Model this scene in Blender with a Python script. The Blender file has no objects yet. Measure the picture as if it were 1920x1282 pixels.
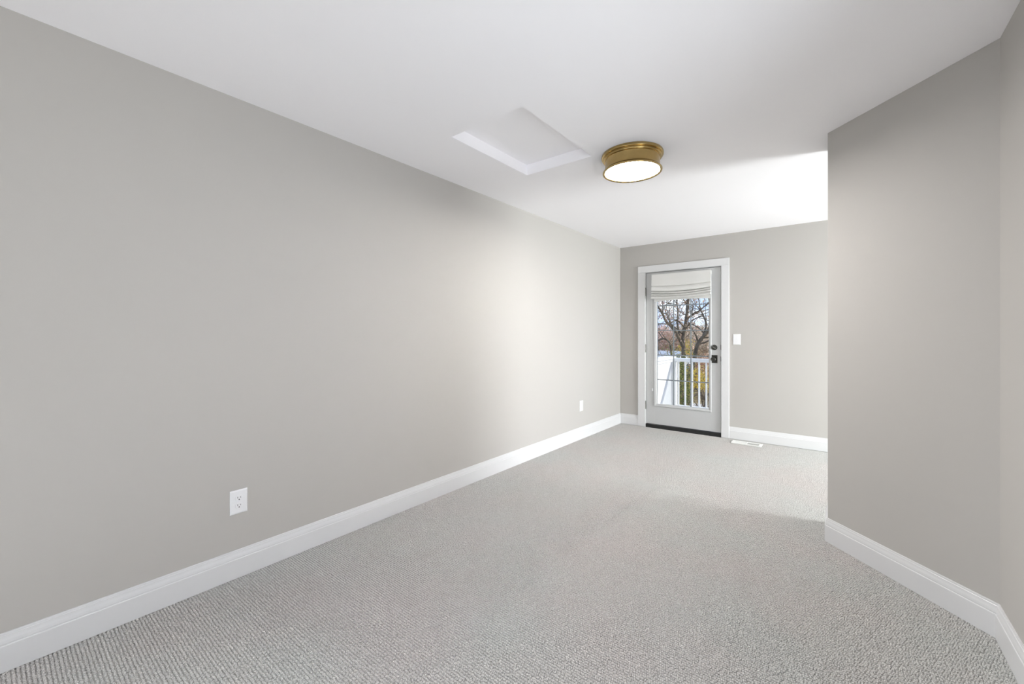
import bpy, math, random
from math import sin, cos, tan, pi, radians as R
import numpy as np
from mathutils import Vector, Matrix

random.seed(7)
S = bpy.context.scene
C = S.collection

# ------------------------------------------------------------------ camera
EYE = 1.2368
YAW = 0.668826818
FPX = 779.74
HOR = 626.6
cam_d = bpy.data.cameras.new('camera')
cam_d.sensor_width = 36.0
cam_d.lens = FPX / 1920 * 36.0
cam_d.shift_y = -(641 - HOR) / 1920
cam_d.clip_start = 0.02
cam_d.clip_end = 400
cam = bpy.data.objects.new('camera', cam_d)
cam.location = (0, 0, EYE)
cam.rotation_euler = (pi / 2, 0, YAW)
C.objects.link(cam)
S.camera = cam

# ------------------------------------------------------------------ colour management
S.view_settings.view_transform = 'Standard'
S.view_settings.look = 'None'
S.view_settings.gamma = 1.0
S.view_settings.use_curve_mapping = False
S.view_settings.exposure = 0.1
S.render.film_transparent = False
S.cycles.max_bounces = 14
S.cycles.diffuse_bounces = 10
S.cycles.transparent_max_bounces = 16
S.cycles.use_denoising = True
S.cycles.caustics_reflective = False
S.cycles.caustics_refractive = False

# ------------------------------------------------------------------ sky
W = bpy.data.worlds.new('sky')
S.world = W
W.use_nodes = True
nt = W.node_tree
nt.nodes.clear()
def N(t, kind, **kw):
    n = t.nodes.new(kind)
    for k, v in kw.items():
        setattr(n, k, v)
    return n
SKY_STRENGTH = 1.5
out = N(nt, 'ShaderNodeOutputWorld')
bg = N(nt, 'ShaderNodeBackground')
bg.inputs['Strength'].default_value = SKY_STRENGTH
tc = N(nt, 'ShaderNodeTexCoord')
sep = N(nt, 'ShaderNodeSeparateXYZ')
ramp = N(nt, 'ShaderNodeValToRGB')
ramp.color_ramp.elements[0].position = 0.0
ramp.color_ramp.elements[0].color = (0.45, 0.58, 0.83, 1)
ramp.color_ramp.elements[1].position = 1.0
ramp.color_ramp.elements[1].color = (0.16, 0.32, 0.72, 1)
e = ramp.color_ramp.elements.new(0.10)
e.color = (0.30, 0.46, 0.80, 1)
noise = N(nt, 'ShaderNodeTexNoise')
noise.inputs['Scale'].default_value = 6.0
noise.inputs['Detail'].default_value = 5.0
mapn = N(nt, 'ShaderNodeMapping')
mapn.inputs['Scale'].default_value = (1, 1, 2.5)
cr = N(nt, 'ShaderNodeValToRGB')
cr.color_ramp.elements[0].position = 0.50
cr.color_ramp.elements[0].color = (0, 0, 0, 1)
cr.color_ramp.elements[1].position = 0.68
cr.color_ramp.elements[1].color = (0.85, 0.85, 0.85, 1)
mix = N(nt, 'ShaderNodeMix', data_type='RGBA')
mix.inputs['B'].default_value = (0.92, 0.94, 0.97, 1)
nt.links.new(tc.outputs['Generated'], sep.inputs[0])
nt.links.new(sep.outputs['Z'], ramp.inputs[0])
nt.links.new(tc.outputs['Generated'], mapn.inputs[0])
nt.links.new(mapn.outputs[0], noise.inputs['Vector'])
nt.links.new(noise.outputs['Fac'], cr.inputs[0])
nt.links.new(cr.outputs[0], mix.inputs['Factor'])
nt.links.new(ramp.outputs[0], mix.inputs['A'])
nt.links.new(mix.outputs['Result'], bg.inputs['Color'])
nt.links.new(bg.outputs[0], out.inputs[0])

# ------------------------------------------------------------------ sun
sun_d = bpy.data.lights.new('sun', 'SUN')
sun_d.energy = 5.0
sun_d.angle = R(0.5)
sun_d.color = (1.0, 0.95, 0.88)
sun = bpy.data.objects.new('sun', sun_d)
sun.rotation_euler = Vector((-1.0, -0.6, -0.70)).to_track_quat('-Z', 'Y').to_euler()
C.objects.link(sun)

# ------------------------------------------------------------------ area lamps at unseen windows: alcove's read from the light, the rest added fill
def area(name, loc, direction, sx, sy, power, col):
    d = bpy.data.lights.new(name, 'AREA')
    d.shape = 'RECTANGLE'
    d.size, d.size_y = sx, sy
    d.energy = power
    d.color = col
    o = bpy.data.objects.new(name, d)
    o.location = loc
    o.rotation_euler = Vector(direction).to_track_quat('-Z', 'Z').to_euler()
    C.objects.link(o)
    return o
H = 2.44
XL, YF = -2.416, 5.496
AX, AY = -0.0606, 3.1242
XR = 0.5085
BY = AY - (XR - AX)
YN = -3.6
WT = 0.13
ALX = 3.00                          # the alcove past the angled corner runs out to here
ALY = 3.42                          # and starts here
PW = (3.60, 5.00, 0.30, 1.68)       # window_1 in the alcove's right wall: y0 y1 z0 z1
RW = (0.35, 1.85, 0.60, 2.05)        # added_window_2 added unseen in the right wall beside the camera, for fill: y0 y1 z0 z1
BW = (-2.00, 0.10, 0.60, 2.10)      # added_window_3 added unseen in the rear wall, for fill: x0 x1 z0 z1
LW = (-2.40, -0.35, 0.60, 2.05)     # added_window_4 added unseen in the left wall behind the camera, for fill: y0 y1 z0 z1
DAY = (0.97, 0.985, 1.0)
P_ALCOVE, P_RIGHT, P_REAR, P_LEFT = 350, 28, 14, 155
area('daylight_alcove', (ALX + WT + 0.22, (PW[0] + PW[1]) / 2, (PW[2] + PW[3]) / 2 + 0.1), (-1, 0, -0.45), PW[1] - PW[0], PW[3] - PW[2], P_ALCOVE, DAY)
area('added_fill_right', (XR + WT + 0.22, (RW[0] + RW[1]) / 2, (RW[2] + RW[3]) / 2 + 0.1), (-1, 0, 0.6), RW[1] - RW[0], RW[3] - RW[2], P_RIGHT, DAY)  # added fill lamp, aimed upward to brighten the near ceiling
area('added_fill_rear', ((BW[0] + BW[1]) / 2, YN - WT - 0.22, (BW[2] + BW[3]) / 2 + 0.1), (0, 1, -0.6), BW[1] - BW[0], BW[3] - BW[2], P_REAR, DAY).data.spread = R(120)  # added weak fill from behind the camera
area('added_fill_left', (XL - WT - 0.22, (LW[0] + LW[1]) / 2, (LW[2] + LW[3]) / 2 + 0.1), (1, 0, -0.8), LW[1] - LW[0], LW[3] - LW[2], P_LEFT, DAY).data.spread = R(120)  # added fill lamp lifting the right-hand walls and the near end

# ------------------------------------------------------------------ materials
def mat(name, col, rough=0.5, metal=0.0, spec=0.5, bump=None, vary=None, trans=0.0):
    m = bpy.data.materials.new(name)
    m.use_nodes = True
    t = m.node_tree
    b = t.nodes['Principled BSDF']
    b.inputs['Base Color'].default_value = (*col, 1)
    b.inputs['Roughness'].default_value = rough
    b.inputs['Metallic'].default_value = metal
    b.inputs['Specular IOR Level'].default_value = spec
    co = N(t, 'ShaderNodeTexCoord')
    if bump:
        sc, st, dist = bump
        n = N(t, 'ShaderNodeTexNoise')
        n.inputs['Scale'].default_value = sc
        n.inputs['Detail'].default_value = 3
        bp = N(t, 'ShaderNodeBump')
        bp.inputs['Strength'].default_value = st
        bp.inputs['Distance'].default_value = dist
        t.links.new(co.outputs['Object'], n.inputs['Vector'])
        t.links.new(n.outputs['Fac'], bp.inputs['Height'])
        t.links.new(bp.outputs[0], b.inputs['Normal'])
    if vary:
        sc, amt = vary
        n = N(t, 'ShaderNodeTexNoise')
        n.inputs['Scale'].default_value = sc
        n.inputs['Detail'].default_value = 4
        mr = N(t, 'ShaderNodeMapRange')
        mr.inputs['From Min'].default_value = 0.3
        mr.inputs['From Max'].default_value = 0.7
        mr.inputs['To Min'].default_value = 1 - amt
        mr.inputs['To Max'].default_value = 1 + amt
        mx = N(t, 'ShaderNodeMix', data_type='RGBA', blend_type='MULTIPLY')
        mx.inputs['Factor'].default_value = 1.0
        mx.inputs['A'].default_value = (*col, 1)
        t.links.new(co.outputs['Object'], n.inputs['Vector'])
        t.links.new(n.outputs['Fac'], mr.inputs['Value'])
        t.links.new(mr.outputs[0], mx.inputs['B'])
        t.links.new(mx.outputs['Result'], b.inputs['Base Color'])
    return m

M = {}
M['wall'] = mat('greige_wall_paint', (0.478, 0.461, 0.437), 0.62, spec=0.3, bump=(260, 0.06, 0.002))
M['ceiling'] = mat('white_ceiling_paint', (0.942, 0.930, 0.952), 0.8, spec=0.2, bump=(200, 0.05, 0.002))
M['trim'] = mat('white_trim_paint', (0.69, 0.69, 0.695), 0.32, spec=0.5, bump=(60, 0.02, 0.002))
M['door'] = mat('white_door_paint', (0.53, 0.535, 0.535), 0.35, spec=0.5, bump=(90, 0.03, 0.002))
M['plastic'] = mat('white_plastic', (0.83, 0.83, 0.84), 0.3, bump=(300, 0.01, 0.001))
M['slot'] = mat('dark_slot', (0.015, 0.015, 0.015), 0.6, vary=(40, 0.2))
M['register'] = mat('white_enamel', (0.82, 0.82, 0.80), 0.35, bump=(200, 0.02, 0.001))
M['fabric'] = mat('white_linen', (0.69, 0.685, 0.665), 0.9, spec=0.1, bump=(700, 0.25, 0.002))
M['bronze'] = mat('black_threshold_metal', (0.012, 0.012, 0.012), 0.45, vary=(30, 0.3))
M['pewter'] = mat('dark_pewter', (0.065, 0.063, 0.056), 0.3, metal=1.0, vary=(50, 0.25))
M['steel'] = mat('satin_nickel', (0.26, 0.255, 0.24), 0.35, metal=1.0, vary=(60, 0.15))
M['brass'] = mat('aged_brass', (0.46, 0.325, 0.13), 0.23, metal=1.0, vary=(9, 0.14))
M['muntin'] = mat('grey_grille_bar', (0.22, 0.245, 0.26), 0.4, bump=(90, 0.02, 0.001))
M['vinyl'] = mat('white_exterior_vinyl', (0.88, 0.88, 0.87), 0.5, bump=(40, 0.03, 0.002))
M['deck'] = mat('grey_deck_board', (0.70, 0.69, 0.68), 0.7, vary=(14, 0.15))
M['sun_shield'] = mat('sun_shield_white', (0.7, 0.7, 0.7), 0.7, vary=(8, 0.05))  # only for the added slab that blocks the sun
M['bark'] = mat('tree_bark', (0.165, 0.125, 0.085), 0.9, spec=0.1, vary=(5, 0.45), bump=(14, 0.6, 0.03))
M['ground'] = mat('leaf_strewn_lawn', (0.27, 0.21, 0.11), 0.95, spec=0.1, vary=(1.3, 0.5))
M['paving'] = mat('grey_paving', (0.46, 0.42, 0.37), 0.9, spec=0.1, vary=(1.5, 0.14))
M['kerb'] = mat('dark_kerb', (0.06, 0.05, 0.045), 0.9, vary=(2, 0.3))
M['roof'] = mat('pale_roof_shingle', (0.50, 0.50, 0.50), 0.9, spec=0.1, vary=(3, 0.15))
M['house'] = mat('blue_grey_siding', (0.20, 0.27, 0.40), 0.8, vary=(2, 0.1))

def leafmat(name, cols, trans=0.5):
    m = bpy.data.materials.new(name)
    m.use_nodes = True
    t = m.node_tree
    b = t.nodes['Principled BSDF']
    b.inputs['Roughness'].default_value = 0.8
    b.inputs['Specular IOR Level'].default_value = 0.15
    g = N(t, 'ShaderNodeNewGeometry')
    r = N(t, 'ShaderNodeValToRGB')
    r.color_ramp.interpolation = 'CONSTANT'
    n = len(cols)
    r.color_ramp.elements[0].color = (*cols[0], 1)
    r.color_ramp.elements[1].position = 1 / n
    r.color_ramp.elements[1].color = (*cols[1], 1)
    for i in range(2, n):
        el = r.color_ramp.elements.new(i / n)
        el.color = (*cols[i], 1)
    t.links.new(g.outputs['Random Per Island'], r.inputs[0])
    t.links.new(r.outputs[0], b.inputs['Base Color'])
    tr = N(t, 'ShaderNodeBsdfTranslucent')
    t.links.new(r.outputs[0], tr.inputs['Color'])
    ms = N(t, 'ShaderNodeMixShader')
    ms.inputs[0].default_value = trans
    o = t.nodes['Material Output']
    t.links.new(b.outputs[0], ms.inputs[1])
    t.links.new(tr.outputs[0], ms.inputs[2])
    t.links.new(ms.outputs[0], o.inputs[0])
    return m
M['leaf_rust'] = leafmat('rust_brown_leaves', [(0.66, 0.43, 0.28), (0.80, 0.60, 0.45), (0.50, 0.30, 0.18), (0.76, 0.52, 0.36), (0.58, 0.46, 0.32)])
M['leaf_pink'] = leafmat('reddish_leaves', [(0.76, 0.46, 0.38), (0.86, 0.62, 0.54), (0.62, 0.34, 0.27), (0.84, 0.70, 0.60), (0.52, 0.38, 0.30)])
M['leaf_tan'] = leafmat('tan_leaves', [(0.62, 0.48, 0.33), (0.78, 0.66, 0.52), (0.46, 0.33, 0.21), (0.56, 0.50, 0.36), (0.40, 0.30, 0.20), (0.74, 0.56, 0.40)])
M['leaf_yellow'] = leafmat('golden_yellow_leaves', [(0.78, 0.52, 0.05), (0.80, 0.62, 0.16), (0.60, 0.36, 0.04), (0.50, 0.46, 0.12)])
M['leaf_green'] = leafmat('olive_green_leaves', [(0.16, 0.20, 0.05), (0.28, 0.28, 0.09), (0.10, 0.13, 0.04), (0.42, 0.36, 0.12)])

# glass: thin clear pane, mirror sheen by Fresnel
def glassmat():
    m = bpy.data.materials.new('clear_window_glass')
    m.use_nodes = True
    t = m.node_tree
    t.nodes.clear()
    o = N(t, 'ShaderNodeOutputMaterial')
    tr = N(t, 'ShaderNodeBsdfTransparent')
    tr.inputs[0].default_value = (0.97, 0.985, 0.98, 1)
    gl = N(t, 'ShaderNodeBsdfGlossy')
    gl.inputs['Roughness'].default_value = 0.02
    fr = N(t, 'ShaderNodeFresnel')
    fr.inputs[0].default_value = 1.3
    ms = N(t, 'ShaderNodeMixShader')
    t.links.new(fr.outputs[0], ms.inputs[0])
    t.links.new(tr.outputs[0], ms.inputs[1])
    t.links.new(gl.outputs[0], ms.inputs[2])
    t.links.new(ms.outputs[0], o.inputs[0])
    return m
M['glass'] = glassmat()

def emitmat():
    m = bpy.data.materials.new('lit_opal_glass')
    m.use_nodes = True
    t = m.node_tree
    b = t.nodes['Principled BSDF']
    b.inputs['Base Color'].default_value = (0.85, 0.84, 0.82, 1)
    b.inputs['Roughness'].default_value = 0.35
    b.inputs['Emission Color'].default_value = (1.0, 0.972, 0.945, 1)
    co = N(t, 'ShaderNodeTexCoord')
    ln = N(t, 'ShaderNodeVectorMath', operation='LENGTH')
    mr = N(t, 'ShaderNodeMapRange')
    mr.inputs['From Max'].default_value = 0.18
    mr.inputs['To Min'].default_value = 128.0
    mr.inputs['To Max'].default_value = 98.0
    t.links.new(co.outputs['Object'], ln.inputs[0])
    t.links.new(ln.outputs['Value'], mr.inputs['Value'])
    t.links.new(mr.outputs[0], b.inputs['Emission Strength'])
    return m
M['opal'] = emitmat()

def carpetmat():
    m = bpy.data.materials.new('loop_carpet_yarn')
    m.use_nodes = True
    t = m.node_tree
    b = t.nodes['Principled BSDF']
    b.inputs['Roughness'].default_value = 1.0
    b.inputs['Specular IOR Level'].default_value = 0.05
    co = N(t, 'ShaderNodeTexCoord')
    ge = N(t, 'ShaderNodeNewGeometry')
    fine = N(t, 'ShaderNodeTexNoise')
    fine.inputs['Scale'].default_value = 420
    fine.inputs['Detail'].default_value = 2
    big = N(t, 'ShaderNodeTexNoise')
    big.inputs['Scale'].default_value = 1.6
    big.inputs['Detail'].default_value = 3
    t.links.new(ge.outputs['Position'], fine.inputs['Vector'])
    t.links.new(ge.outputs['Position'], big.inputs['Vector'])
    r1 = N(t, 'ShaderNodeValToRGB')
    r1.color_ramp.elements[0].position = 0.33
    r1.color_ramp.elements[0].color = (0.31, 0.303, 0.292, 1)
    r1.color_ramp.elements[1].position = 0.67
    r1.color_ramp.elements[1].color = (0.70, 0.69, 0.675, 1)
    r2 = N(t, 'ShaderNodeValToRGB')
    r2.color_ramp.elements[0].position = 0.36
    r2.color_ramp.elements[0].color = (0.975, 0.99, 0.98, 1)
    r2.color_ramp.elements[1].position = 0.64
    r2.color_ramp.elements[1].color = (1.0, 0.965, 0.955, 1)
    mx = N(t, 'ShaderNodeMix', data_type='RGBA', blend_type='MULTIPLY')
    mx.inputs['Factor'].default_value = 1.0
    t.links.new(fine.outputs['Fac'], r1.inputs[0])
    t.links.new(big.outputs['Fac'], r2.inputs[0])
    t.links.new(r1.outputs[0], mx.inputs['A'])
    t.links.new(r2.outputs[0], mx.inputs['B'])
    t.links.new(mx.outputs['Result'], b.inputs['Base Color'])
    return m
M['carpet'] = carpetmat()

# ------------------------------------------------------------------ mesh helpers
class MB:
    def __init__(s):
        s.v, s.f = [], []
    def add(s, vs, fs):
        o = len(s.v)
        s.v += [tuple(p) for p in vs]
        s.f += [tuple(i + o for i in f) for f in fs]
        return s
    def box(s, x0, x1, y0, y1, z0, z1):
        v = [(x, y, z) for z in (z0, z1) for y in (y0, y1) for x in (x0, x1)]
        return s.add(v, [(0, 2, 3, 1), (4, 5, 7, 6), (0, 1, 5, 4), (2, 6, 7, 3), (0, 4, 6, 2), (1, 3, 7, 5)])
    def prism(s, poly, z0, z1):
        n = len(poly)
        v = [(x, y, z0) for x, y in poly] + [(x, y, z1) for x, y in poly]
        f = [tuple(range(n))[::-1], tuple(range(n, 2 * n))]
        f += [(i, (i + 1) % n, n + (i + 1) % n, n + i) for i in range(n)]
        return s.add(v, f)
    def loft(s, rings, caps=True, closed=True):
        n = len(rings[0])
        v = [p for r in rings for p in r]
        f = []
        for k in range(len(rings) - 1):
            for i in range(n if closed else n - 1):
                j = (i + 1) % n
                f.append((k * n + i, k * n + j, (k + 1) * n + j, (k + 1) * n + i))
        if caps:
            f.append(tuple(range(n))[::-1])
            f.append(tuple(range((len(rings) - 1) * n, len(rings) * n)))
        return s.add(v, f)
    def lathe(s, prof, seg=64, axis='z', centre=(0, 0, 0)):
        rings = []
        for k in range(seg):
            a = 2 * pi * k / seg
            ring = []
            for r, h in prof:
                if axis == 'z':
                    p = (r * cos(a), r * sin(a), h)
                elif axis == 'y':
                    p = (r * cos(a), h, r * sin(a))
                else:
                    p = (h, r * cos(a), r * sin(a))
                ring.append(tuple(p[i] + centre[i] for i in range(3)))
            rings.append(ring)
        rings.append(rings[0])
        n = len(prof)
        v = [p for r in rings[:-1] for p in r]
        f = []
        for k in range(seg):
            k2 = (k + 1) % seg
            for i in range(n - 1):
                f.append((k * n + i, k2 * n + i, k2 * n + i + 1, k * n + i + 1))
        return s.add(v, f)
    def tube(s, pts, rad, seg=7):
        rings = []
        pts = [Vector(p) for p in pts]
        up = Vector((0.31, 0.17, 0.93)).normalized()
        for i, p in enumerate(pts):
            d = (pts[min(i + 1, len(pts) - 1)] - pts[max(i - 1, 0)]).normalized()
            a = d.cross(up)
            if a.length < 1e-3:
                a = d.cross(Vector((1, 0, 0)))
            a.normalize()
            b = d.cross(a)
            r = rad[i]
            rings.append([tuple(p + a * (r * cos(2 * pi * k / seg)) + b * (r * sin(2 * pi * k / seg))) for k in range(seg)])
        return s.loft(rings)
    def build(s, name, m, parent=None, smooth=False, bevel=0.0, segs=2, matrix=None):
        me = bpy.data.meshes.new(name)
        me.from_pydata(s.v, [], s.f)
        me.update()
        import bmesh
        bm = bmesh.new()
        bm.from_mesh(me)
        bmesh.ops.remove_doubles(bm, verts=bm.verts, dist=1e-6)
        bmesh.ops.recalc_face_normals(bm, faces=bm.faces)
        if bevel:
            bmesh.ops.bevel(bm, geom=[e for e in bm.edges if len(e.link_faces) == 2 and e.calc_face_angle(0) > 0.5], offset=bevel, segments=segs, affect='EDGES', profile=0.5)
        bm.to_mesh(me)
        bm.free()
        o = bpy.data.objects.new(name, me)
        me.materials.append(m)
        C.objects.link(o)
        if parent:
            o.parent = parent
        if smooth:
            for p in me.polygons:
                p.use_smooth = True
            try:
                me.set_sharp_from_angle(angle=R(smooth if smooth is not True else 40))
            except Exception:
                pass
        return o

def tag(o, label=None, cat=None, group=None, kind=None):
    if label: o['label'] = label
    if cat: o['category'] = cat
    if group: o['group'] = group
    if kind: o['kind'] = kind
    return o
def empty(name, loc=(0, 0, 0), rz=0.0):
    o = bpy.data.objects.new(name, None)
    o.location = loc
    o.rotation_euler = (0, 0, rz)
    o.empty_display_size = 0.1
    C.objects.link(o)
    return o
def copy_tree(o, parent=None):
    c = o.copy()
    C.objects.link(c)
    if parent: c.parent = parent
    for ch in list(o.children):
        copy_tree(ch, c)
    return c
def struct(o):
    o['kind'] = 'structure'
    return o

# ------------------------------------------------------------------ the room
def wall_with_hole(name, axis, p0, p1, a0, a1, hole, z1=H + 0.12, z0=-0.05):
    """slab between p0 and p1 on `axis`, running a0..a1 on the other one, with an opening (b0, b1, c0, c1)"""
    b0, b1, c0, c1 = hole
    mb = MB()
    def bx(u0, u1, w0, w1):
        if w1 - w0 < 1e-6 or u1 - u0 < 1e-6: return
        if axis == 'x': mb.box(p0, p1, u0, u1, w0, w1)
        else: mb.box(u0, u1, p0, p1, w0, w1)
    bx(a0, b0, z0, z1); bx(b1, a1, z0, z1); bx(b0, b1, z0, c0); bx(b0, b1, c1, z1)
    return struct(mb.build(name, M['wall']))

wall_with_hole('wall_left', 'x', XL - WT, XL, YN - WT, YF + WT, LW)
DX0, DX1, DZ1 = -2.075, -1.106, 2.085      # rough door opening
wall_with_hole('wall_front', 'y', YF, YF + WT, XL, ALX + WT, (DX0, DX1, -0.05, DZ1))
wall_with_hole('wall_rear', 'y', YN - WT, YN, XL, XR + WT, BW)
wall_with_hole('wall_right', 'x', XR, XR + WT, YN, BY + 0.054, RW)
struct(MB().box(AX, AX + WT, AY + 0.02, ALY, -0.05, H + 0.12).build('wall_passage', M['wall']))
struct(MB().box(AX + WT, ALX + WT, ALY - WT, ALY, -0.05, H + 0.12).build('wall_alcove', M['wall']))
wall_with_hole('wall_alcove_right', 'x', ALX, ALX + WT, ALY, YF, PW)
# angled wall with a rounded corner bead where it meets the passage wall
rb = 0.007
q = 0.70710678
arc = []
cxy = (AX + rb, AY + rb * tan(R(22.5)))
for k in range(7):
    a = R(225 - 45 * k / 6)
    arc.append((cxy[0] + rb * cos(a), cxy[1] + rb * sin(a)))
poly = [(XR, BY)] + arc + [(AX, AY + 0.02), (AX + WT, AY + 0.02), (AX + WT, AY + 0.0538), (XR + 0.0, BY + 0.184)]
o = MB().prism(poly, -0.05, H + 0.12).build('wall_angled', M['wall'], smooth=20)
struct(o)

# floor slab and carpet
floor_poly = [(XL, YN), (XR, YN), (XR, BY), (AX, AY), (AX, ALY), (ALX, ALY), (ALX, YF), (XL, YF)]
floor = struct(MB().prism(floor_poly, -0.05, -0.0055).build('floor', M['carpet']))
PX, PY = 0.0078, 0.0115
pts = []
ny = int((YF - YN) / PY)
rng = np.random.default_rng(3)
for j in range(ny):
    y = YN + (j + 0.5) * PY
    if y < -0.35: continue
    x1 = XR if y < BY else (XR - (y - BY) if y < AY else (AX if y < ALY else 0.35))
    xs = np.arange(XL + 0.25 * PX + (0.5 * PX if j % 2 else 0), x1 - 0.004, PX)
    if y > YF - 0.02: continue
    xs = xs + rng.normal(0, 0.0011, len(xs))
    ys = y + rng.normal(0, 0.0009, len(xs))
    pts.append(np.stack([xs, ys, np.full(len(xs), -0.0040)], 1))
pts = np.concatenate(pts)
me = bpy.data.meshes.new('carpet_pile')
me.vertices.add(len(pts))
me.vertices.foreach_set('co', pts.astype(np.float32).ravel())
me.update()
pile = bpy.data.objects.new('carpet_pile', me)
me.materials.append(M['carpet'])
C.objects.link(pile)
pile.parent = floor
pile['kind'] = 'stuff'
ng = bpy.data.node_groups.new('loop_pile', 'GeometryNodeTree')
ng.interface.new_socket('Geometry', in_out='INPUT', socket_type='NodeSocketGeometry')
ng.interface.new_socket('Geometry', in_out='OUTPUT', socket_type='NodeSocketGeometry')
gi = N(ng, 'NodeGroupInput'); go = N(ng, 'NodeGroupOutput')
ico = N(ng, 'GeometryNodeMeshIcoSphere'); ico.inputs['Radius'].default_value = 1.0; ico.inputs['Subdivisions'].default_value = 2
sm = N(ng, 'GeometryNodeSetShadeSmooth')
smt = N(ng, 'GeometryNodeSetMaterial'); smt.inputs['Material'].default_value = M['carpet']
iop = N(ng, 'GeometryNodeInstanceOnPoints')
rs = N(ng, 'FunctionNodeRandomValue', data_type='FLOAT_VECTOR')
rs.inputs[0].default_value = (0.0038, 0.0046, 0.0034)
rs.inputs[1].default_value = (0.0052, 0.0060, 0.0056)
rr = N(ng, 'FunctionNodeRandomValue', data_type='FLOAT_VECTOR')
rr.inputs[0].default_value = (-0.15, -0.35, -0.35)
rr.inputs[1].default_value = (0.15, 0.35, 0.35)
L = ng.links.new
L(ico.outputs['Mesh'], sm.inputs['Geometry']); L(sm.outputs[0], smt.inputs['Geometry'])
L(gi.outputs[0], iop.inputs['Points']); L(smt.outputs[0], iop.inputs['Instance'])
L(rs.outputs[0], iop.inputs['Scale']); L(rr.outputs[0], iop.inputs['Rotation'])
L(iop.outputs[0], go.inputs[0])
md = pile.modifiers.new('loops', 'NODES')
md.node_group = ng

# ceiling with the recessed attic hatch
HX0, HX1, HY0, HY1, HD = -1.866, -1.316, 1.758, 2.543, 0.078
mb = MB()
x0, x1, y0, y1 = XL - WT, ALX + WT, YN - WT, YF + WT
for b in ((x0, HX0, y0, y1), (HX1, x1, y0, y1), (HX0, HX1, y0, HY0), (HX0, HX1, HY1, y1)):
    mb.box(b[0], b[1], b[2], b[3], H, H + 0.12)
struct(mb.build('ceiling', M['ceiling']))
hatch = empty('attic_hatch', (0, 0, H))
tag(hatch, 'square white attic hatch panel recessed in the ceiling beside the brass light', 'hatch')
MB().box(HX0 + 0.002, HX1 - 0.002, HY0 + 0.002, HY1 - 0.002, HD, HD + 0.018).build('panel', M['ceiling'], hatch)
t_ = 0.004
for b in ((HX0, HX0 + t_, HY0, HY1), (HX1 - t_, HX1, HY0, HY1), (HX0 + t_, HX1 - t_, HY0, HY0 + t_), (HX0 + t_, HX1 - t_, HY1 - t_, HY1)):
    MB().box(b[0], b[1], b[2], b[3], 0.0005, HD - 0.001).build('liner_board', M['ceiling'], hatch)

# baseboards
BP = [(0.0, 0.0), (0.0145, 0.0), (0.0145, 0.094), (0.0135, 0.0965), (0.0115, 0.0975), (0.0118, 0.103), (0.0105, 0.112), (0.0085, 0.1205), (0.0075, 0.1275), (0.0078, 0.1292), (0.0058, 0.131), (0.0056, 0.1375), (0.0045, 0.1395), (0.0, 0.1395)]
def baseboard(name, path):
    """profile swept along a plan path, room on the left-hand side of travel, with mitred corners"""
    P = [Vector((x, y)) for x, y in path]
    rings = []
    for i, p in enumerate(P):
        d0 = (P[i] - P[i - 1]).normalized() if i else None
        d1 = (P[i + 1] - P[i]).normalized() if i < len(P) - 1 else None
        n0 = Vector((-d0.y, d0.x)) if d0 else None
        n1 = Vector((-d1.y, d1.x)) if d1 else None
        if n0 and n1:
            m_ = (n0 + n1).normalized()
            m_ = m_ / m_.dot(n1)
        else:
            m_ = n0 or n1
        rings.append([(p.x + m_.x * t, p.y + m_.y * t, z) for t, z in BP])
    return struct(MB().loft(rings).build(name, M['trim']))
CL0, CL1 = -2.155, -1.041          # door casing outer edges
e_ = 0.0003
baseboard('baseboard_left', [(XL + e_, YF - e_), (XL + e_, YN + e_)])
baseboard('baseboard_front', [(CL0, YF - e_), (XL + 0.0148, YF - e_)])
baseboard('baseboard_door', [(ALX - 0.0148, YF - e_), (CL1, YF - e_)])
baseboard('baseboard_alcove_right', [(ALX - e_, ALY + 0.0148), (ALX - e_, YF - e_)])
# the right-hand run is three boards mitred together; each is its own object
def seg_board(name, a, b, pa, nb):
    path = [Vector(pa) if pa else None, Vector(a), Vector(b), Vector(nb) if nb else None]
    rings = []
    for i in (1, 2):
        p = path[i]
        d0 = (path[i] - path[i - 1]).normalized() if path[i - 1] is not None else None
        d1 = (path[i + 1] - path[i]).normalized() if path[i + 1] is not None else None
        n0 = Vector((-d0.y, d0.x)) if d0 is not None else None
        n1 = Vector((-d1.y, d1.x)) if d1 is not None else None
        if n0 is not None and n1 is not None:
            m_ = (n0 + n1).normalized(); m_ = m_ / m_.dot(n1)
        else:
            m_ = n0 if n0 is not None else n1
        rings.append([(p.x + m_.x * t, p.y + m_.y * t, z) for t, z in BP])
    return struct(MB().loft(rings).build(name, M['trim']))
pR, pB, pA, pF, pG = (XR - e_, YN + e_), (XR - e_, BY), (AX - e_, AY), (AX - e_, ALY + e_), (ALX - e_, ALY + e_)
seg_board('baseboard_right', pR, pB, None, pA)
seg_board('baseboard_angled', pB, pA, pR, pF)
seg_board('baseboard_passage', pA, pF, pB, pG)
seg_board('baseboard_alcove', pF, pG, pA, None)
baseboard('baseboard_rear', [(XL + 0.0148, YN + e_), (XR - 0.0148, YN + e_)])

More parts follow.
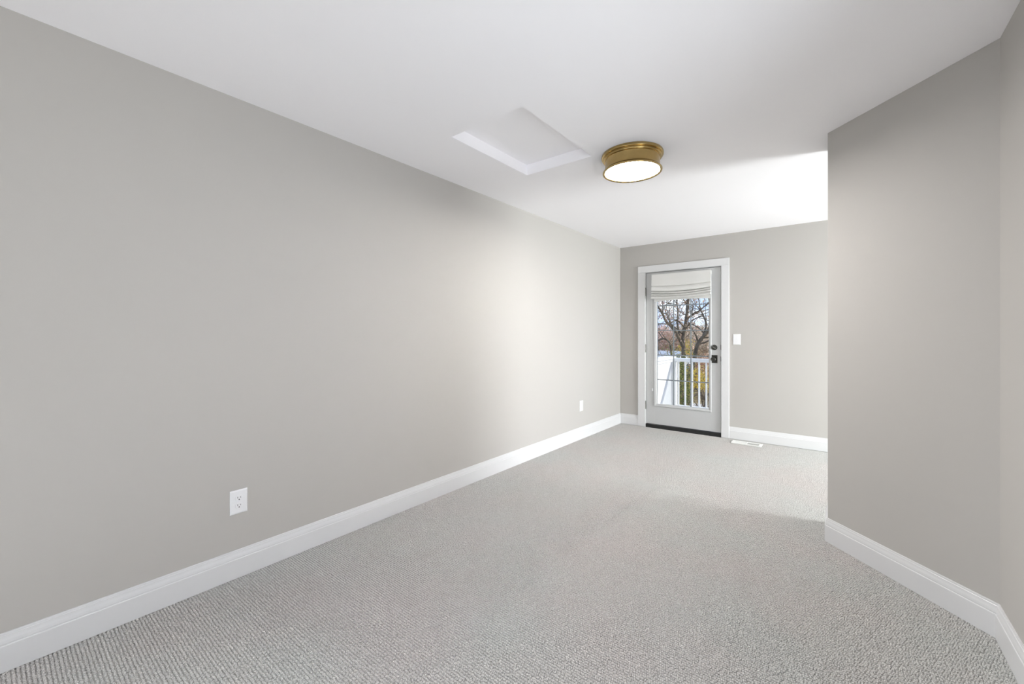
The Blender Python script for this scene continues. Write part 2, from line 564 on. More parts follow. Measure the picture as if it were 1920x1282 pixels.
# unseen windows: the alcove one is inferred from the light, the others added for fill
def window(name, axis, p, a0, a1, z0, z1, sgn):
    w = empty(name); struct(w)
    def bx(mb, u0, u1, d0, d1, w0, w1):
        d0, d1 = sorted((p + sgn * d0, p + sgn * d1))
        if axis == 'x': mb.box(d0, d1, u0, u1, w0, w1)
        else: mb.box(u0, u1, d0, d1, w0, w1)
    f = MB()
    t = 0.05
    bx(f, a0, a0 + t, 0.05, 0.10, z0, z1); bx(f, a1 - t, a1, 0.05, 0.10, z0, z1)
    bx(f, a0 + t, a1 - t, 0.05, 0.10, z0, z0 + t); bx(f, a0 + t, a1 - t, 0.05, 0.10, z1 - t, z1)
    f.build('window_frame', M['trim'], w)
    mid = (z0 + z1) / 2
    f = MB(); bx(f, a0 + t, a1 - t, 0.055, 0.095, mid - 0.02, mid + 0.02)
    f.build('meeting_rail', M['trim'], w)
    for c0, c1 in ((z0 + t, mid - 0.02), (mid + 0.02, z1 - t)):
        f = MB(); bx(f, a0 + t, a1 - t, 0.072, 0.078, c0, c1)
        f.build('pane', M['glass'], w)
    return w
window('window_1', 'x', ALX, PW[0], PW[1], PW[2], PW[3], 1)
window('added_window_2', 'x', XR, RW[0], RW[1], RW[2], RW[3], 1)
window('added_window_4', 'x', XL, LW[0], LW[1], LW[2], LW[3], -1)
window('added_window_3', 'y', YN, BW[0], BW[1], BW[2], BW[3], -1)

# ------------------------------------------------------------------ door casing, jamb, threshold
OX0, OX1, OZ = -2.052, -1.130, 2.058       # clear opening
cas = empty('trim_1'); struct(cas)
CY0, CY1 = YF - 0.019, YF - 0.0003
MB().box(CL0, OX0 - 0.004, CY0, CY1, 0.0, OZ + 0.004).build('casing_side', M['trim'], cas, bevel=0.0025)
MB().box(OX1 + 0.004, CL1, CY0, CY1, 0.0, OZ + 0.004).build('casing_side', M['trim'], cas, bevel=0.0025)
MB().box(CL0, CL1, CY0, CY1, OZ + 0.0045, OZ + 0.092).build('casing_head', M['trim'], cas, bevel=0.0025)
jm = empty('trim_2'); struct(jm)
MB().box(DX0 + 0.001, OX0, YF - 0.0003, YF + WT + 0.01, -0.04, OZ).build('jamb_side', M['trim'], jm)
MB().box(OX1, DX1 - 0.001, YF - 0.0003, YF + WT + 0.01, -0.04, OZ).build('jamb_side', M['trim'], jm)
MB().box(DX0 + 0.001, DX1 - 0.001, YF - 0.0003, YF + WT + 0.01, OZ + 0.0003, DZ1 - 0.001).build('jamb_head', M['trim'], jm)
for b in ((OX0, OX0 + 0.012, 0.047, OZ - 0.012), (OX1 - 0.012, OX1, 0.047, OZ - 0.012)):
    MB().box(b[0] + 0.0002, b[1] - 0.0002, YF + 0.060, YF + 0.09, b[2], b[3]).build('door_stop', M['trim'], jm)
MB().box(OX0 + 0.0002, OX1 - 0.0002, YF + 0.060, YF + 0.09, OZ - 0.0118, OZ - 0.0002).build('door_stop', M['trim'], jm)
struct(MB().box(OX0 + 0.0005, OX1 - 0.0005, YF - 0.012, YF + WT + 0.03, -0.03, 0.043).build('trim_3', M['bronze'], bevel=0.004))

# ------------------------------------------------------------------ the glazed door
SX0, SX1, SZ0, SZ1 = OX0 + 0.004, OX1 - 0.004, 0.050, OZ - 0.006
SY0, SY1 = YF + 0.004, YF + 0.048
GX0, GX1, GZ0, GZ1 = -1.904, -1.272, 0.320, 1.938
LX0, LX1, LZ0, LZ1 = -1.944, -1.238, 0.283, 1.976    # raised glass frame
door = empty('door_1', (0, 0, 0)); struct(door)
for nm, b in (('stile', (SX0, LX0 + 0.01, SZ0, SZ1)), ('stile', (LX1 - 0.01, SX1, SZ0, SZ1)), ('bottom_rail', (LX0 + 0.0102, LX1 - 0.0102, SZ0, LZ0 + 0.01)), ('top_rail', (LX0 + 0.0102, LX1 - 0.0102, LZ1 - 0.01, SZ1))):
    MB().box(b[0], b[1], SY0, SY1, b[2], b[3]).build(nm, M['door'], door)
# glass frame: a moulding running round the opening
prof = [(0.0, SY0 + 0.001), (0.002, SY0 - 0.006), (0.008, SY0 - 0.010), (0.014, SY0 - 0.009), (0.030, SY0 - 0.004), (0.0395, SY0 + 0.004), (0.0395, SY0 + 0.034), (0.0, SY0 + 0.034)]
rings = []
for sx, sz in ((0, 0), (1, 0), (1, 1), (0, 1)):
    ring = []
    for t, y in prof:
        x = LX0 + t if sx == 0 else LX1 - t * (LX1 - GX1) / (GX0 - LX0)
        z = LZ0 + t * 0.94 if sz == 0 else LZ1 - t * 0.96
        ring.append((x, y, z))
    rings.append(ring)
rings.append(rings[0])
MB().loft(rings, caps=False).build('glass_frame', M['door'], door)
cols = [GX0, -1.694, -1.482, GX1]
rows = [GZ0, 0.640, 0.964, 1.287, 1.612, GZ1]
GY = SY0 + 0.020
for i in range(3):
    for j in range(5):
        MB().box(cols[i] - (0.0045 if i == 0 else 0) + 0.0002, cols[i + 1] + (0.0045 if i == 2 else 0) - 0.0002, GY - 0.002, GY + 0.002, rows[j] + 0.0002, rows[j + 1] - 0.0002).build('pane', M['glass'], door)
for x in cols[1:3]:
    MB().box(x - 0.007, x + 0.007, GY - 0.0085, GY - 0.0022, GZ0 - 0.004, GZ1 + 0.004).build('grille_bar', M['muntin'], door, bevel=0.002)
for z in rows[1:5]:
    for i in range(3):
        MB().box(cols[i] + (0.0072 if i else -0.004), cols[i + 1] - (0.0072 if i < 2 else -0.004), GY - 0.0080, GY - 0.0022, z - 0.007, z + 0.007).build('grille_bar', M['muntin'], door, bevel=0.002)
# hinges
for zc in (1.804, 1.047, 0.290):
    h = MB().lathe([(0.0001, zc - 0.053), (0.0065, zc - 0.052), (0.0065, zc + 0.052), (0.0001, zc + 0.053)], 14, 'z', (OX0 + 0.001, YF - 0.010, 0)).build('hinge', M['steel'], door, smooth=True)
    MB().lathe([(0.0001, zc + 0.0532), (0.004, zc + 0.0535), (0.0045, zc + 0.058), (0.0001, zc + 0.060)], 12, 'z', (OX0 + 0.001, YF - 0.010, 0)).build('hinge_pin', M['steel'], h, smooth=True)
    MB().box(OX0 + 0.0003, OX0 + 0.0035, YF - 0.004, YF + 0.0035, zc - 0.051, zc + 0.051).build('hinge_leaf', M['steel'], h)
# deadbolt
DBX, DBZ = -1.206, 1.077
db = MB().lathe([(0.0325, SY0), (0.0325, SY0 - 0.006), (0.030, SY0 - 0.010), (0.018, SY0 - 0.012), (0.0175, SY0 - 0.019), (0.0001, SY0 - 0.020)], 32, 'y', (DBX, 0, DBZ)).build('deadbolt', M['pewter'], door, smooth=True)
tt = MB()
a = R(-32)
tp = []
for (u, w) in ((-0.025, -0.0055), (0.025, -0.0055), (0.027, 0.0), (0.025, 0.0055), (-0.025, 0.0055), (-0.027, 0.0)):
    tp.append((DBX + u * cos(a) - w * sin(a), DBZ + u * sin(a) + w * cos(a)))
tt.loft([[(x, SY0 - 0.019, z) for x, z in tp], [(DBX + (x - DBX) * 0.9, SY0 - 0.035, DBZ + (z - DBZ) * 0.9) for x, z in tp]])
tt.build('thumb_turn', M['steel'], db)
# knob on a rectangular rose
KX, KZ = -1.203, 0.936
rose = MB().box(KX - 0.032, KX + 0.032, SY0 - 0.008, SY0 - 0.0002, KZ - 0.048, KZ + 0.048).build('knob_rose', M['pewter'], door, bevel=0.003)
MB().lathe([(0.0125, SY0 - 0.008), (0.0115, SY0 - 0.026), (0.0135, SY0 - 0.030), (0.024, SY0 - 0.036), (0.0285, SY0 - 0.044), (0.0285, SY0 - 0.054), (0.024, SY0 - 0.060), (0.018, SY0 - 0.062), (0.016, SY0 - 0.0605), (0.009, SY0 - 0.0615), (0.0001, SY0 - 0.062)], 32, 'y', (KX - 0.004, 0, KZ)).build('knob', M['pewter'], rose, smooth=True)
for zc in (1.080, 0.940):
    MB().box(SX1 - 0.0005, OX1 + 0.0035, YF - 0.003, YF + 0.003, zc - 0.030, zc + 0.030).build('strike_plate', M['pewter'], door)
# cord cleat low on the hinge stile
MB().box(-1.968, -1.958, SY0 - 0.014, SY0 - 0.0002, 0.485, 0.520).build('cord_cleat', M['plastic'], door, bevel=0.002)

# ------------------------------------------------------------------ roman shade
sh = empty('roman_shade', (0, SY0, 1.66))
tag(sh, 'white fabric roman shade gathered in folds at the top of the glazed door', 'shade')
def sheet(prof, x0, x1, sag, slope=0.0, n=24):
    """closed (dy, z) profile drawn across the width; sag droops the middle, slope lifts the right end"""
    rings = []
    for k in range(n + 1):
        t = k / n
        dz = -sag * 4 * t * (1 - t) + slope * (t - 0.5) * 2
        wob = 0.0018 * sin(t * 9.0 + sag * 300) + 0.0012 * sin(t * 21 + sag * 80)
        rings.append([(x0 + (x1 - x0) * t, y - SY0 + wob, z + dz * w - 1.66) for y, z, w in prof])
    return MB().loft(rings)
sx0, sx1 = -1.952, -1.232
yF = 5.432
MB().box(sx0 + 0.006, sx1 - 0.006, yF + 0.006 - SY0, -0.0005, 1.975 - 1.66, 2.016 - 1.66).build('headrail', M['fabric'], sh)
sheet([(yF + 0.004, 2.020, 0), (yF - 0.001, 2.018, 0), (yF - 0.001, 1.95, 0.2), (yF - 0.012, 1.892, 1), (yF - 0.008, 1.876, 1), (yF + 0.014, 1.870, 1), (yF + 0.018, 1.876, 1), (yF + 0.0, 1.886, 1), (yF + 0.003, 1.95, 0.2)], sx0, sx1, 0.016, 0.003).build('upper_panel', M['fabric'], sh, smooth=60)
def fold(zt, zb, d, sag, slope, x0=sx0, x1=sx1, name='fold'):
    zm = zt + (zb - zt) * 0.72
    prof = [(yF + 0.020, zt, 1), (yF + 0.004 - d * 0.25, zt - 0.004, 1), (yF - d * 0.75, zm + (zt - zm) * 0.35, 1), (yF - d, zm, 1), (yF - d * 0.85, zb + 0.005, 1), (yF - d * 0.45, zb, 1), (yF + 0.010, zb + 0.007, 1), (yF + 0.022, zb + 0.010, 1)]
    return sheet(prof, x0, x1, sag, slope).build(name, M['fabric'], sh, smooth=60)
fold(1.879, 1.808, 0.016, 0.018, 0.004)
fold(1.806, 1.782, 0.016, 0.022, 0.006)
fold(1.780, 1.752, 0.020, 0.022, 0.008)
fold(1.750, 1.710, 0.030, 0.016, 0.010)
# pale lining hanging below the folds, nearer the glass
sheet([(yF + 0.026, 1.96, 0), (yF + 0.024, 1.96, 0), (yF + 0.020, 1.672, 1), (yF + 0.022, 1.668, 1), (yF + 0.024, 1.672, 1)], sx0 + 0.028, sx1 - 0.010, -0.012, 0.006).build('lining', M['fabric'], sh, smooth=60)
cord = MB().tube([(-1.962, yF - SY0 + 0.03, 1.99 - 1.66), (-1.963, yF - SY0 + 0.035, 1.4 - 1.66), (-1.963, -0.010, 0.515 - 1.66)], [0.0012] * 3, 6)
cord.build('cord', M['fabric'], sh)

# ------------------------------------------------------------------ ceiling light
LXc, LYc = -1.098, 2.688
lt = empty('ceiling_light', (LXc, LYc, H))
tag(lt, 'round aged brass flush ceiling light with a lit white glass disc', 'light')
MB().lathe([(0.0001, -0.0005), (0.199, -0.0005), (0.2005, -0.004), (0.2005, -0.016), (0.199, -0.0185), (0.190, -0.020), (0.190, -0.0225)], 96).build('canopy', M['brass'], lt, smooth=30)
MB().lathe([(0.190, -0.0225), (0.1905, -0.030), (0.1885, -0.034), (0.180, -0.036), (0.1785, -0.036)], 96).build('step_ring', M['brass'], lt, smooth=30)
MB().lathe([(0.1785, -0.0355), (0.1775, -0.040), (0.1765, -0.085), (0.1785, -0.094), (0.183, -0.102)], 96).build('drum_band', M['brass'], lt, smooth=30)
MB().lathe([(0.183, -0.102), (0.189, -0.107), (0.1925, -0.112), (0.193, -0.117), (0.1915, -0.1195), (0.186, -0.120), (0.177, -0.1175), (0.1755, -0.1135)], 96).build('rim', M['brass'], lt, smooth=30)
dif = MB().lathe([(0.176, 0.006), (0.1755, 0.0), (0.17, -0.0022), (0.12, -0.0045), (0.06, -0.0058), (0.0001, -0.006)], 96).build('glass_disc', M['opal'], lt, smooth=40)
dif.location = (0, 0, -0.113)

# ------------------------------------------------------------------ wall outlets and switch
def outlet(name, loc, label):
    r = empty(name, loc)
    tag(r, label, 'outlet')
    w, h = 0.0395, 0.0605
    # bevelled plate, facing +X
    def ring(k, x): return [(x, -w + k, -h + k), (x, w - k, -h + k), (x, w - k, h - k), (x, -w + k, h - k)]
    MB().loft([ring(0, 0.0004), ring(0, 0.0022), ring(0.003, 0.0045), ring(0.0065, 0.0060), ring(0.0068, 0.0060)]).build('cover_plate', M['plastic'], r)
    for s in (-1, 1):
        zc = s * 0.0192
        prof = []
        for k in range(40):
            a = 2 * pi * k / 40
            prof.append((0.0172 * cos(a), max(-0.0138, min(0.0138, 0.0172 * sin(a)))))
        rc = MB().loft([[(0.0058, y, zc + z) for y, z in prof], [(0.0078, y, zc + z) for y, z in prof], [(0.0084, y * 0.95, zc + z * 0.95) for y, z in prof]]).build('receptacle', M['plastic'], r)
        MB().box(0.0080, 0.00865, -0.0074, -0.0052, zc - 0.0005, zc + 0.0080).build('slot', M['slot'], rc)
        MB().box(0.0080, 0.00865, 0.0054, 0.0074, zc + 0.0005, zc + 0.0075).build('slot', M['slot'], rc)
        gp = [(0.0027 * cos(2 * pi * k / 14), 0.0027 * sin(2 * pi * k / 14)) for k in range(14)]
        MB().loft([[(0.0080, y, zc - 0.0068 + z) for y, z in gp], [(0.00865, y, zc - 0.0068 + z) for y, z in gp]]).build('ground_hole', M['slot'], rc)
    MB().lathe([(0.0036, 0.0058), (0.0034, 0.0070), (0.0001, 0.0074)], 16, 'x').build('screw', M['plastic'], r, smooth=True)
    return r
outlet('wall_outlet', (XL, 0.8015, 0.3825), 'white duplex outlet on the left wall nearest the camera')
o2 = outlet('wall_outlet', (XL, 4.382, 0.389), 'white duplex outlet on the left wall near the far corner by the door')

sw = empty('light_switch', (-0.961, YF, 1.177))
tag(sw, 'white rocker light switch on the wall right of the glazed door', 'switch')
w, h = 0.038, 0.0615
def ring(k, y): return [(-w + k, y, -h + k), (w - k, y, -h + k), (w - k, y, h - k), (-w + k, y, h - k)]
MB().loft([ring(0, -0.0004), ring(0, -0.0025), ring(0.003, -0.0055), ring(0.0035, -0.0055)]).build('cover_plate', M['plastic'], sw)
MB().loft([[(x, -0.0052, z) for x, z in ((-0.0165, -0.033), (0.0165, -0.033), (0.0165, 0.033), (-0.0165, 0.033))], [(-0.016, -0.0075, -0.0325), (0.016, -0.0075, -0.0325), (0.016, -0.0062, 0.0325), (-0.016, -0.0062, 0.0325)]]).build('rocker', M['plastic'], sw)
for s in (-1, 1):
    MB().lathe([(0.003, -0.0052), (0.0028, -0.0062), (0.0001, -0.0066)], 12, 'y', (0, 0, s * 0.048)).build('screw', M['plastic'], sw, smooth=True)

# ------------------------------------------------------------------ floor register
fr = empty('floor_register', (-0.833, 5.328, 0))
tag(fr, 'white slatted floor register set in the carpet below the light switch', 'vent')
hx, hy = 0.150, 0.072
f = MB()
ox, oy = 0.124, 0.044
for b in ((-hx, hx, -hy, -oy), (-hx, hx, oy, hy), (-hx, -ox, -oy, oy), (ox, hx, -oy, oy), (-0.006, 0.006, -oy, oy)):
    f.box(b[0], b[1], b[2], b[3], 0.0012, 0.0065)
f.build('frame', M['register'], fr)
MB().box(-ox, ox, -oy, oy, -0.0045, -0.0035).build('duct_opening', M['slot'], fr)
for side in (-1, 1):
    for k in range(9):
        xc = side * (0.0145 + k * 0.0128)
        dx = 0.0035
        # the left bank leans one way, the right bank the other
        y0_, y1_ = -oy + 0.001, oy - 0.001
        top, bot = xc + side * 0.0045, xc + side * -0.0045
        MB().loft([[(top - 0.0011, y, 0.0058), (top + 0.0011, y, 0.0058), (bot + 0.0011, y, -0.003), (bot - 0.0011, y, -0.003)] for y in (y0_, y1_)]).build('louver', M['register'], fr)

# ------------------------------------------------------------------ balcony outside the door
EXT = YF + WT
struct(MB().box(-2.30, 3.0, EXT + 0.005, 7.02, -0.16, -0.06).build('balcony_deck', M['deck']))
struct(MB().prism([(-0.62, EXT + 0.005), (ALX + WT + 0.005, EXT + 0.005), (ALX + WT + 0.005, 2.0), (5.4, 2.0), (5.4, 7.35), (-0.62, 7.35)], 2.58, 2.68).build('added_sun_shield', M['sun_shield']))  # unseen slab added to keep direct sun off the door and alcove window
hw = empty('balcony_wall', (-2.20, 6.3, -0.06))
tag(hw, 'white half wall with a flat cap along the left side of the balcony', 'wall')
def rel(mb, dx, dy, dz): mb.v = [(x - dx, y - dy, z - dz) for x, y, z in mb.v]; return mb
rel(MB().box(-2.26, -2.14, EXT + 0.012, 6.97, -0.059, 0.832), -2.20, 6.3, -0.06).build('panel', M['vinyl'], hw)
rel(MB().box(-2.29, -2.105, EXT + 0.012, 7.00, 0.838, 0.878), -2.20, 6.3, -0.06).build('cap', M['vinyl'], hw, bevel=0.004)
rel(MB().box(-2.139, -2.122, EXT + 0.012, 6.97, 0.795, 0.837), -2.20, 6.3, -0.06).build('cap_moulding', M['vinyl'], hw)
rel(MB().box(-2.139, -2.126, 6.865, 6.97, -0.059, 0.794), -2.20, 6.3, -0.06).build('corner_board', M['vinyl'], hw)
rel(MB().box(-2.139, -2.126, EXT + 0.012, 6.864, -0.059, 0.06), -2.20, 6.3, -0.06).build('skirt_board', M['vinyl'], hw)

rail = empty('balcony_railing', (-1.0, 6.92, -0.06))
tag(rail, 'white balcony railing with square balusters seen through the door glass', 'railing')
def rp(nm, x0, x1, y0, y1, z0, z1, bv=0.0): return rel(MB().box(x0, x1, y0, y1, z0, z1), -1.0, 6.92, -0.06).build(nm, M['vinyl'], rail, bevel=bv)
rp('post', -2.125, -2.083, 6.872, 6.968, -0.059, 0.80)
rp('top_rail', -2.125, 1.10, 6.880, 6.960, 0.800, 0.855, 0.006)
rp('bottom_rail', -2.0825, 1.10, 6.895, 6.945, 0.045, 0.102, 0.004)
for k in range(29):
    x = -2.050 + k * 0.1042
    rp('baluster', x - 0.0115, x + 0.0115, 6.9085, 6.9315, 0.1025, 0.7995)
rp('post', 1.101, 1.19, 6.875, 6.965, -0.059, 0.95)

# ------------------------------------------------------------------ the garden beyond
GZ = -3.4
struct(MB().box(-90, 60, EXT + 1.5, 160, GZ - 0.3, GZ).build('ground', M['ground']))
def at(px, py, Y):
    s, k = sin(YAW), cos(YAW)
    u, v = (px - 960) / FPX, (HOR - py) / FPX
    r = Vector((-s + u * k, k + u * s, v))
    P = r * (Y / r.y)
    P.z += EYE
    return P
# paved yard with a dark kerb, seen low between the balusters
a = at(1318, 750, 26)
yard = MB().prism([(-8.2, 16.5), (4, 16.5), (4, 27.5), (-8.2, 29.5)], GZ + 0.002, GZ + 0.03)
struct(yard.build('paved_yard', M['paving']))
struct(MB().prism([(-12.5, 25.2), (4, 23.0), (4, 23.35), (-12.5, 25.55)], GZ + 0.031, GZ + 0.26).build('kerb', M['kerb']))

def leaves(mb, pts, size, rnd, spread=0.0):
    for p in pts:
        c = Vector(p) + Vector((rnd.gauss(0, spread), rnd.gauss(0, spread), rnd.gauss(0, spread)))
        a = Vector((rnd.gauss(0, 1), rnd.gauss(0, 1), rnd.gauss(0, 1))).normalized()
        b = a.orthogonal().normalized()
        b.rotate(Matrix.Rotation(rnd.uniform(0, 6.28), 3, a))
        s_ = size * rnd.uniform(0.6, 1.35)
        t = a.cross(b) * (s_ * 0.55)
        mb.add([c - b * s_ * 0.7, c + t * 0.8, c + b * s_ * 0.7, c - t * 0.8 + a * s_ * 0.2], [(0, 1, 2, 3)])

def grow(mb, tips, p, d, ln, r, depth, rnd, droop=0.0, kids=3):
    n = 5
    pts, rad = [p.copy()], [r]
    q = p.copy(); dd = d.normalized()
    for i in range(n):
        dd = (dd + Vector((rnd.gauss(0, .16), rnd.gauss(0, .16), rnd.gauss(0, .16) + 0.04 - droop))).normalized()
        q = q + dd * (ln / n)
        pts.append(q.copy()); rad.append(max(r * (1 - 0.8 * (i + 1) / n), 0.0035))
    mb.tube(pts, rad, 5 if r < 0.05 else 7)
    if depth == 0:
        tips += pts[2:]
        return
    for k in range(kids + (1 if depth > 1 else 0)):
        i = rnd.randint(2, n)
        nd = (pts[i] - pts[i - 1]).normalized()
        s_ = nd.orthogonal().normalized()
        s_.rotate(Matrix.Rotation(rnd.uniform(0, 6.28), 3, nd))
        grow(mb, tips, pts[i], nd * 0.75 + s_ * rnd.uniform(0.5, 1.0), ln * rnd.uniform(0.5, 0.72), rad[i] * 0.62 + 0.003, depth - 1, rnd, droop, kids)

def limb(mb, tips, path, r0, r1, rnd, sub=5, depth=2, ln=1.7, start=0.3, kids=2):
    # smooth the given path
    P = [Vector(p) for p in path]
    pts = []
    for i in range(len(P) - 1):
        p0, p1, p2, p3 = P[max(i - 1, 0)], P[i], P[i + 1], P[min(i + 2, len(P) - 1)]
        for k in range(4):
            t = k / 4
            pts.append(0.5 * ((2 * p1) + (p2 - p0) * t + (2 * p0 - 5 * p1 + 4 * p2 - p3) * t * t + (3 * p1 - p0 - 3 * p2 + p3) * t ** 3))
    pts.append(P[-1])
    n = len(pts)
    rad = [(r0 + (r1 - r0) * i / (n - 1)) * (1 + 0.10 * sin(i * 1.7)) for i in range(n)]
    mb.tube(pts, rad, 9)
    for k in range(sub):
        i = int(n * (start + (1 - start) * (k + rnd.random()) / sub))
        i = max(1, min(n - 1, i))
        nd = (pts[i] - pts[i - 1]).normalized()
        s_ = nd.orthogonal().normalized()
        s_.rotate(Matrix.Rotation(rnd.uniform(0, 6.28), 3, nd))
        grow(mb, tips, pts[i], nd * 0.5 + s_ * rnd.uniform(0.7, 1.1) + Vector((0, 0, 0.2)), ln * rnd.uniform(0.7, 1.2), rad[i] * 0.42 + 0.003, depth, rnd, 0, kids)

def tree(name, label, group, base, limbs, leafm, leaf_n, leaf_size, seed):
    rnd = random.Random(seed)
    root = empty(name, base)
    tag(root, label, 'tree', group)
    tips = []
    for i, (path, r0, r1, kw) in enumerate(limbs):
        mb = MB()
        limb(mb, tips, path, r0, r1, rnd, **kw)
        mb.v = [(x - base[0], y - base[1], z - base[2]) for x, y, z in mb.v]
        mb.build('trunk' if i == 0 else 'limb', M['bark'], root, smooth=60)
    lf = MB()
    pts = [rnd.choice(tips) - Vector(base) for _ in range(leaf_n)]
    leaves(lf, pts, leaf_size, rnd, 0.09)
    o = lf.build('foliage', leafm, root)
    o['kind'] = 'stuff'
    return root

def spread_at(path, Y, dy):
    return [at(x, y, Y + dd) for (x, y), dd in zip(path, dy)]
T1 = 15.5
b1 = at(1277, 760, T1); b1.z = GZ
tree('garden_tree', 'large bare forking tree with rusty leaves behind the balcony railing, central in the glass', None, tuple(b1), [
    ([b1] + spread_at([(1277, 735), (1279, 690), (1282, 655), (1281, 632), (1284, 614), (1288, 590), (1290, 566), (1295, 530), (1300, 480)], T1, [0, 0, 0, 0, 0, .1, .2, .3, .5]), 0.088, 0.04, dict(sub=9, depth=2, ln=1.9, start=.45)),
    (spread_at([(1281, 650), (1272, 632), (1262, 616), (1249, 602), (1241, 586), (1232, 572), (1220, 550)], T1, [0, -.2, -.4, -.5, -.6, -.8, -1]), 0.062, 0.025, dict(sub=7, depth=2, ln=1.5, start=.3)),
    (spread_at([(1274, 628), (1270, 605), (1271, 586), (1269, 566), (1272, 540), (1270, 510)], T1, [-.2, .2, .5, .8, 1, 1.2]), 0.04, 0.016, dict(sub=6, depth=2, ln=1.4, start=.2)),
    (spread_at([(1282, 612), (1276, 606), (1268, 600), (1255, 606), (1240, 607), (1228, 606)], T1, [0, -.5, -.8, -1.1, -1.4, -1.6]), 0.032, 0.012, dict(sub=5, depth=1, ln=1.2, start=.3)),
    (spread_at([(1287, 600), (1300, 588), (1312, 582), (1326, 570), (1345, 560)], T1, [.1, -.2, -.4, -.6, -.9]), 0.032, 0.014, dict(sub=6, depth=2, ln=1.4, start=.2)),
], M['leaf_rust'], 1100, 0.045, 11)
T2 = 13.5
b2 = at(1285, 770, T2); b2.z = GZ
tree('garden_tree', 'leaning tree with a dark trunk slanting to the right side of the glass', None, tuple(b2), [
    ([b2] + spread_at([(1287, 725), (1292, 703), (1300, 684), (1304, 662), (1308, 646), (1316, 634), (1327, 620), (1340, 598), (1352, 570)], T2, [0, 0, 0, 0, 0, 0, 0, 0, 0]), 0.078, 0.04, dict(sub=8, depth=2, ln=1.5, start=.5)),
    (spread_at([(1318, 632), (1324, 608), (1318, 590), (1313, 578), (1310, 560)], T2, [0, .2, .4, .5, .7]), 0.035, 0.014, dict(sub=5, depth=2, ln=1.1, start=.2)),
    (spread_at([(1322, 628), (1312, 616), (1300, 609), (1290, 604)], T2, [0, .3, .5, .8]), 0.022, 0.010, dict(sub=4, depth=1, ln=1.0, start=.2)),
], M['leaf_rust'], 450, 0.04, 23)
T3 = 17.0
b3 = at(1259, 770, T3); b3.z = GZ
tree('garden_tree', 'low arching tree bending left above the pale roof at the left of the glass', None, tuple(b3), [
    ([b3] + spread_at([(1261, 730), (1260, 690), (1258, 650), (1254, 640), (1246, 635), (1238, 636), (1231, 641), (1222, 652)], T3, [0] * 8), 0.055, 0.025, dict(sub=8, depth=2, ln=1.4, start=.45)),
    (spread_at([(1258, 648), (1266, 640), (1272, 632), (1277, 622)], T3, [0, .2, .4, .5]), 0.04, 0.018, dict(sub=5, depth=2, ln=1.3, start=.2)),
], M['leaf_pink'], 900, 0.05, 31)

def bush(name, label, cat, px, py, Y, rx, rz, leafm, n, size, seed, group=None):
    """rounded bush or tree crown on a short stem standing on the ground; centre (px, py) sets its bearing and height"""
    rnd = random.Random(seed)
    c = at(px, py, Y)
    root = empty(name, (c.x, c.y, GZ))
    tag(root, label, cat, group)
    tips = []
    st = MB()
    hgt = c.z - GZ
    for k in range(5):
        d = Vector((rnd.gauss(0, .35), rnd.gauss(0, .35), 1))
        grow(st, tips, Vector((rnd.gauss(0, .05), rnd.gauss(0, .05), 0)), d, hgt * rnd.uniform(0.7, 1.0), 0.03 + 0.012 * hgt, 2, rnd, 0, 2)
    st.build('stem', M['bark'], root, smooth=60)
    pts = []
    while len(pts) < n:
        v = Vector((rnd.uniform(-1, 1), rnd.uniform(-1, 1), rnd.uniform(-1, 1)))
        l_ = v.length
        if l_ > 1 or l_ < 0.35: continue
        bumpy = 0.8 + 0.25 * sin(5 * v.x + seed) * cos(4 * v.z + 2 * v.y)
        p = Vector((v.x * rx * bumpy, v.y * rx * bumpy, hgt + v.z * rz * bumpy))
        if p.z < 0.05: continue
        pts.append(p)
    lf = MB()
    leaves(lf, pts, size, rnd, 0.05)
    o = lf.build('foliage', leafm, root)
    o['kind'] = 'stuff'
    return root
bush('shrub', 'olive green shrub behind the first balusters beside the white half wall', 'shrub', 1272, 722, 12.5, 0.55, 1.35, M['leaf_green'], 4200, 0.034, 1)
bush('shrub', 'golden yellow shrub low behind the middle balusters', 'shrub', 1304, 708, 17.5, 0.8, 0.55, M['leaf_yellow'], 1800, 0.036, 2)
bush('shrub', 'small yellow shrub behind the right end of the visible balusters', 'shrub', 1322, 720, 21.0, 0.9, 0.40, M['leaf_yellow'], 1300, 0.04, 3)
bush('autumn_tree', 'yellow leaved young tree just above the balcony rail in the middle of the glass', 'tree', 1288, 654, 22, 0.55, 0.55, M['leaf_yellow'], 800, 0.042, 4)
bush('autumn_tree', 'dense reddish autumn tree at the left edge of the glass', 'tree', 1236, 637, 36, 2.6, 1.5, M['leaf_pink'], 4800, 0.085, 5)
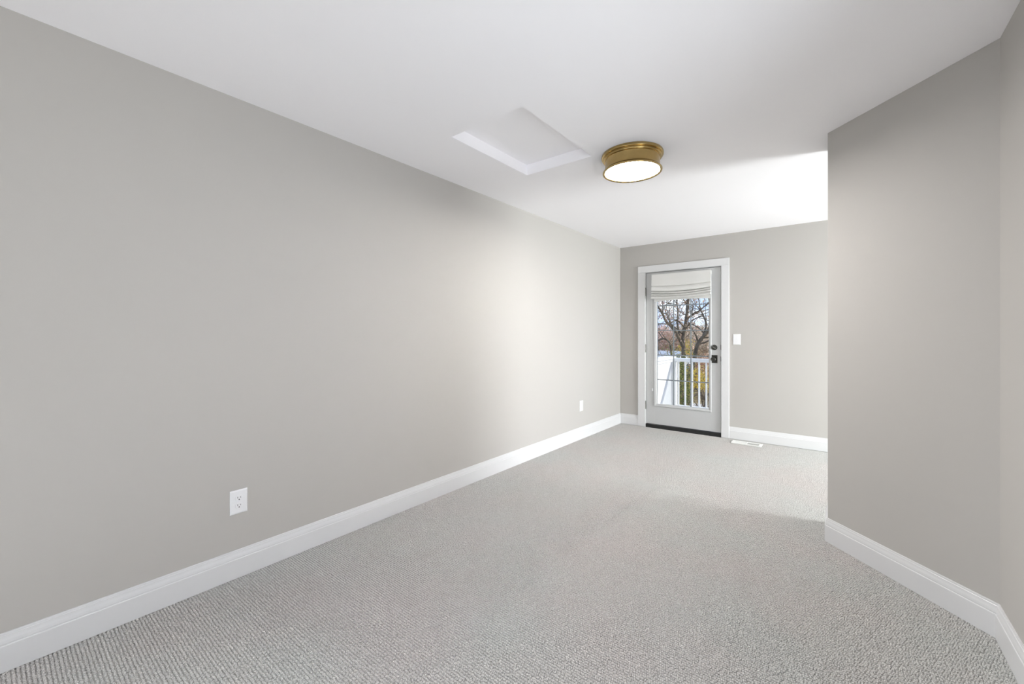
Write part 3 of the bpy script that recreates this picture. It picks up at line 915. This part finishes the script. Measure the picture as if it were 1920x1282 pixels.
bush('autumn_tree', 'tan leaved tree between the central trunk and the reddish tree', 'tree', 1270, 646, 36, 2.4, 1.9, M['leaf_tan'], 5100, 0.085, 6)
bush('autumn_tree', 'tan leaved tree behind the leaning trunk', 'tree', 1304, 642, 38, 2.5, 2.1, M['leaf_tan'], 5100, 0.085, 7)
bush('autumn_tree', 'faded olive and tan tree at the right edge of the glass', 'tree', 1331, 648, 34, 2.2, 1.9, M['leaf_tan'], 4800, 0.085, 8)
bush('autumn_tree', 'rust coloured low tree behind the top of the balusters at right', 'tree', 1318, 690, 31.5, 1.7, 1.3, M['leaf_rust'], 3900, 0.085, 9)
bush('autumn_tree', 'rust coloured low tree behind the top of the balusters at left', 'tree', 1286, 690, 31.5, 1.7, 1.3, M['leaf_rust'], 3900, 0.085, 10)
for k, (px, py, Y, lab) in enumerate(((1236, 632, 62, 'hazy tree on the horizon furthest left, behind the reddish tree'), (1266, 634, 66, 'hazy tree on the horizon between the arching tree and the central trunk'), (1296, 632, 64, 'hazy tree on the horizon between the central trunk and the leaning trunk'), (1326, 634, 62, 'hazy tree on the horizon furthest right, behind the leaning trunk'))):
    bush('distant_tree', lab, 'tree', px, py, Y, 2.6, 2.2, M['leaf_tan'] if k % 2 else M['leaf_rust'], 1800, 0.2, 40 + k, 'far row of trees on the horizon')

# neighbour's low house with a pale roof
nb = empty('neighbour_house', tuple(at(1240, 700, 26).xy) + (GZ,))
tag(nb, 'low blue grey house with a pale grey roof left of the central tree', 'house')
MB().box(-3.2, 1.0, -1.6, 2.2, 0.0, 2.75).build('wall', M['house'], nb)
MB().loft([[(x, -2.0, 2.76), (x, 0.3, 3.62), (x, 2.6, 2.76)] for x in (-3.5, 1.25)]).build('roof', M['roof'], nb)
for x in (-1.9, -0.2):
    wf = MB().box(x - 0.4, x + 0.4, -1.64, -1.6005, 0.9, 2.0).build('window', M['vinyl'], nb)
    MB().box(x - 0.34, x + 0.34, -1.655, -1.641, 0.96, 1.94).build('pane', M['slot'], wf)
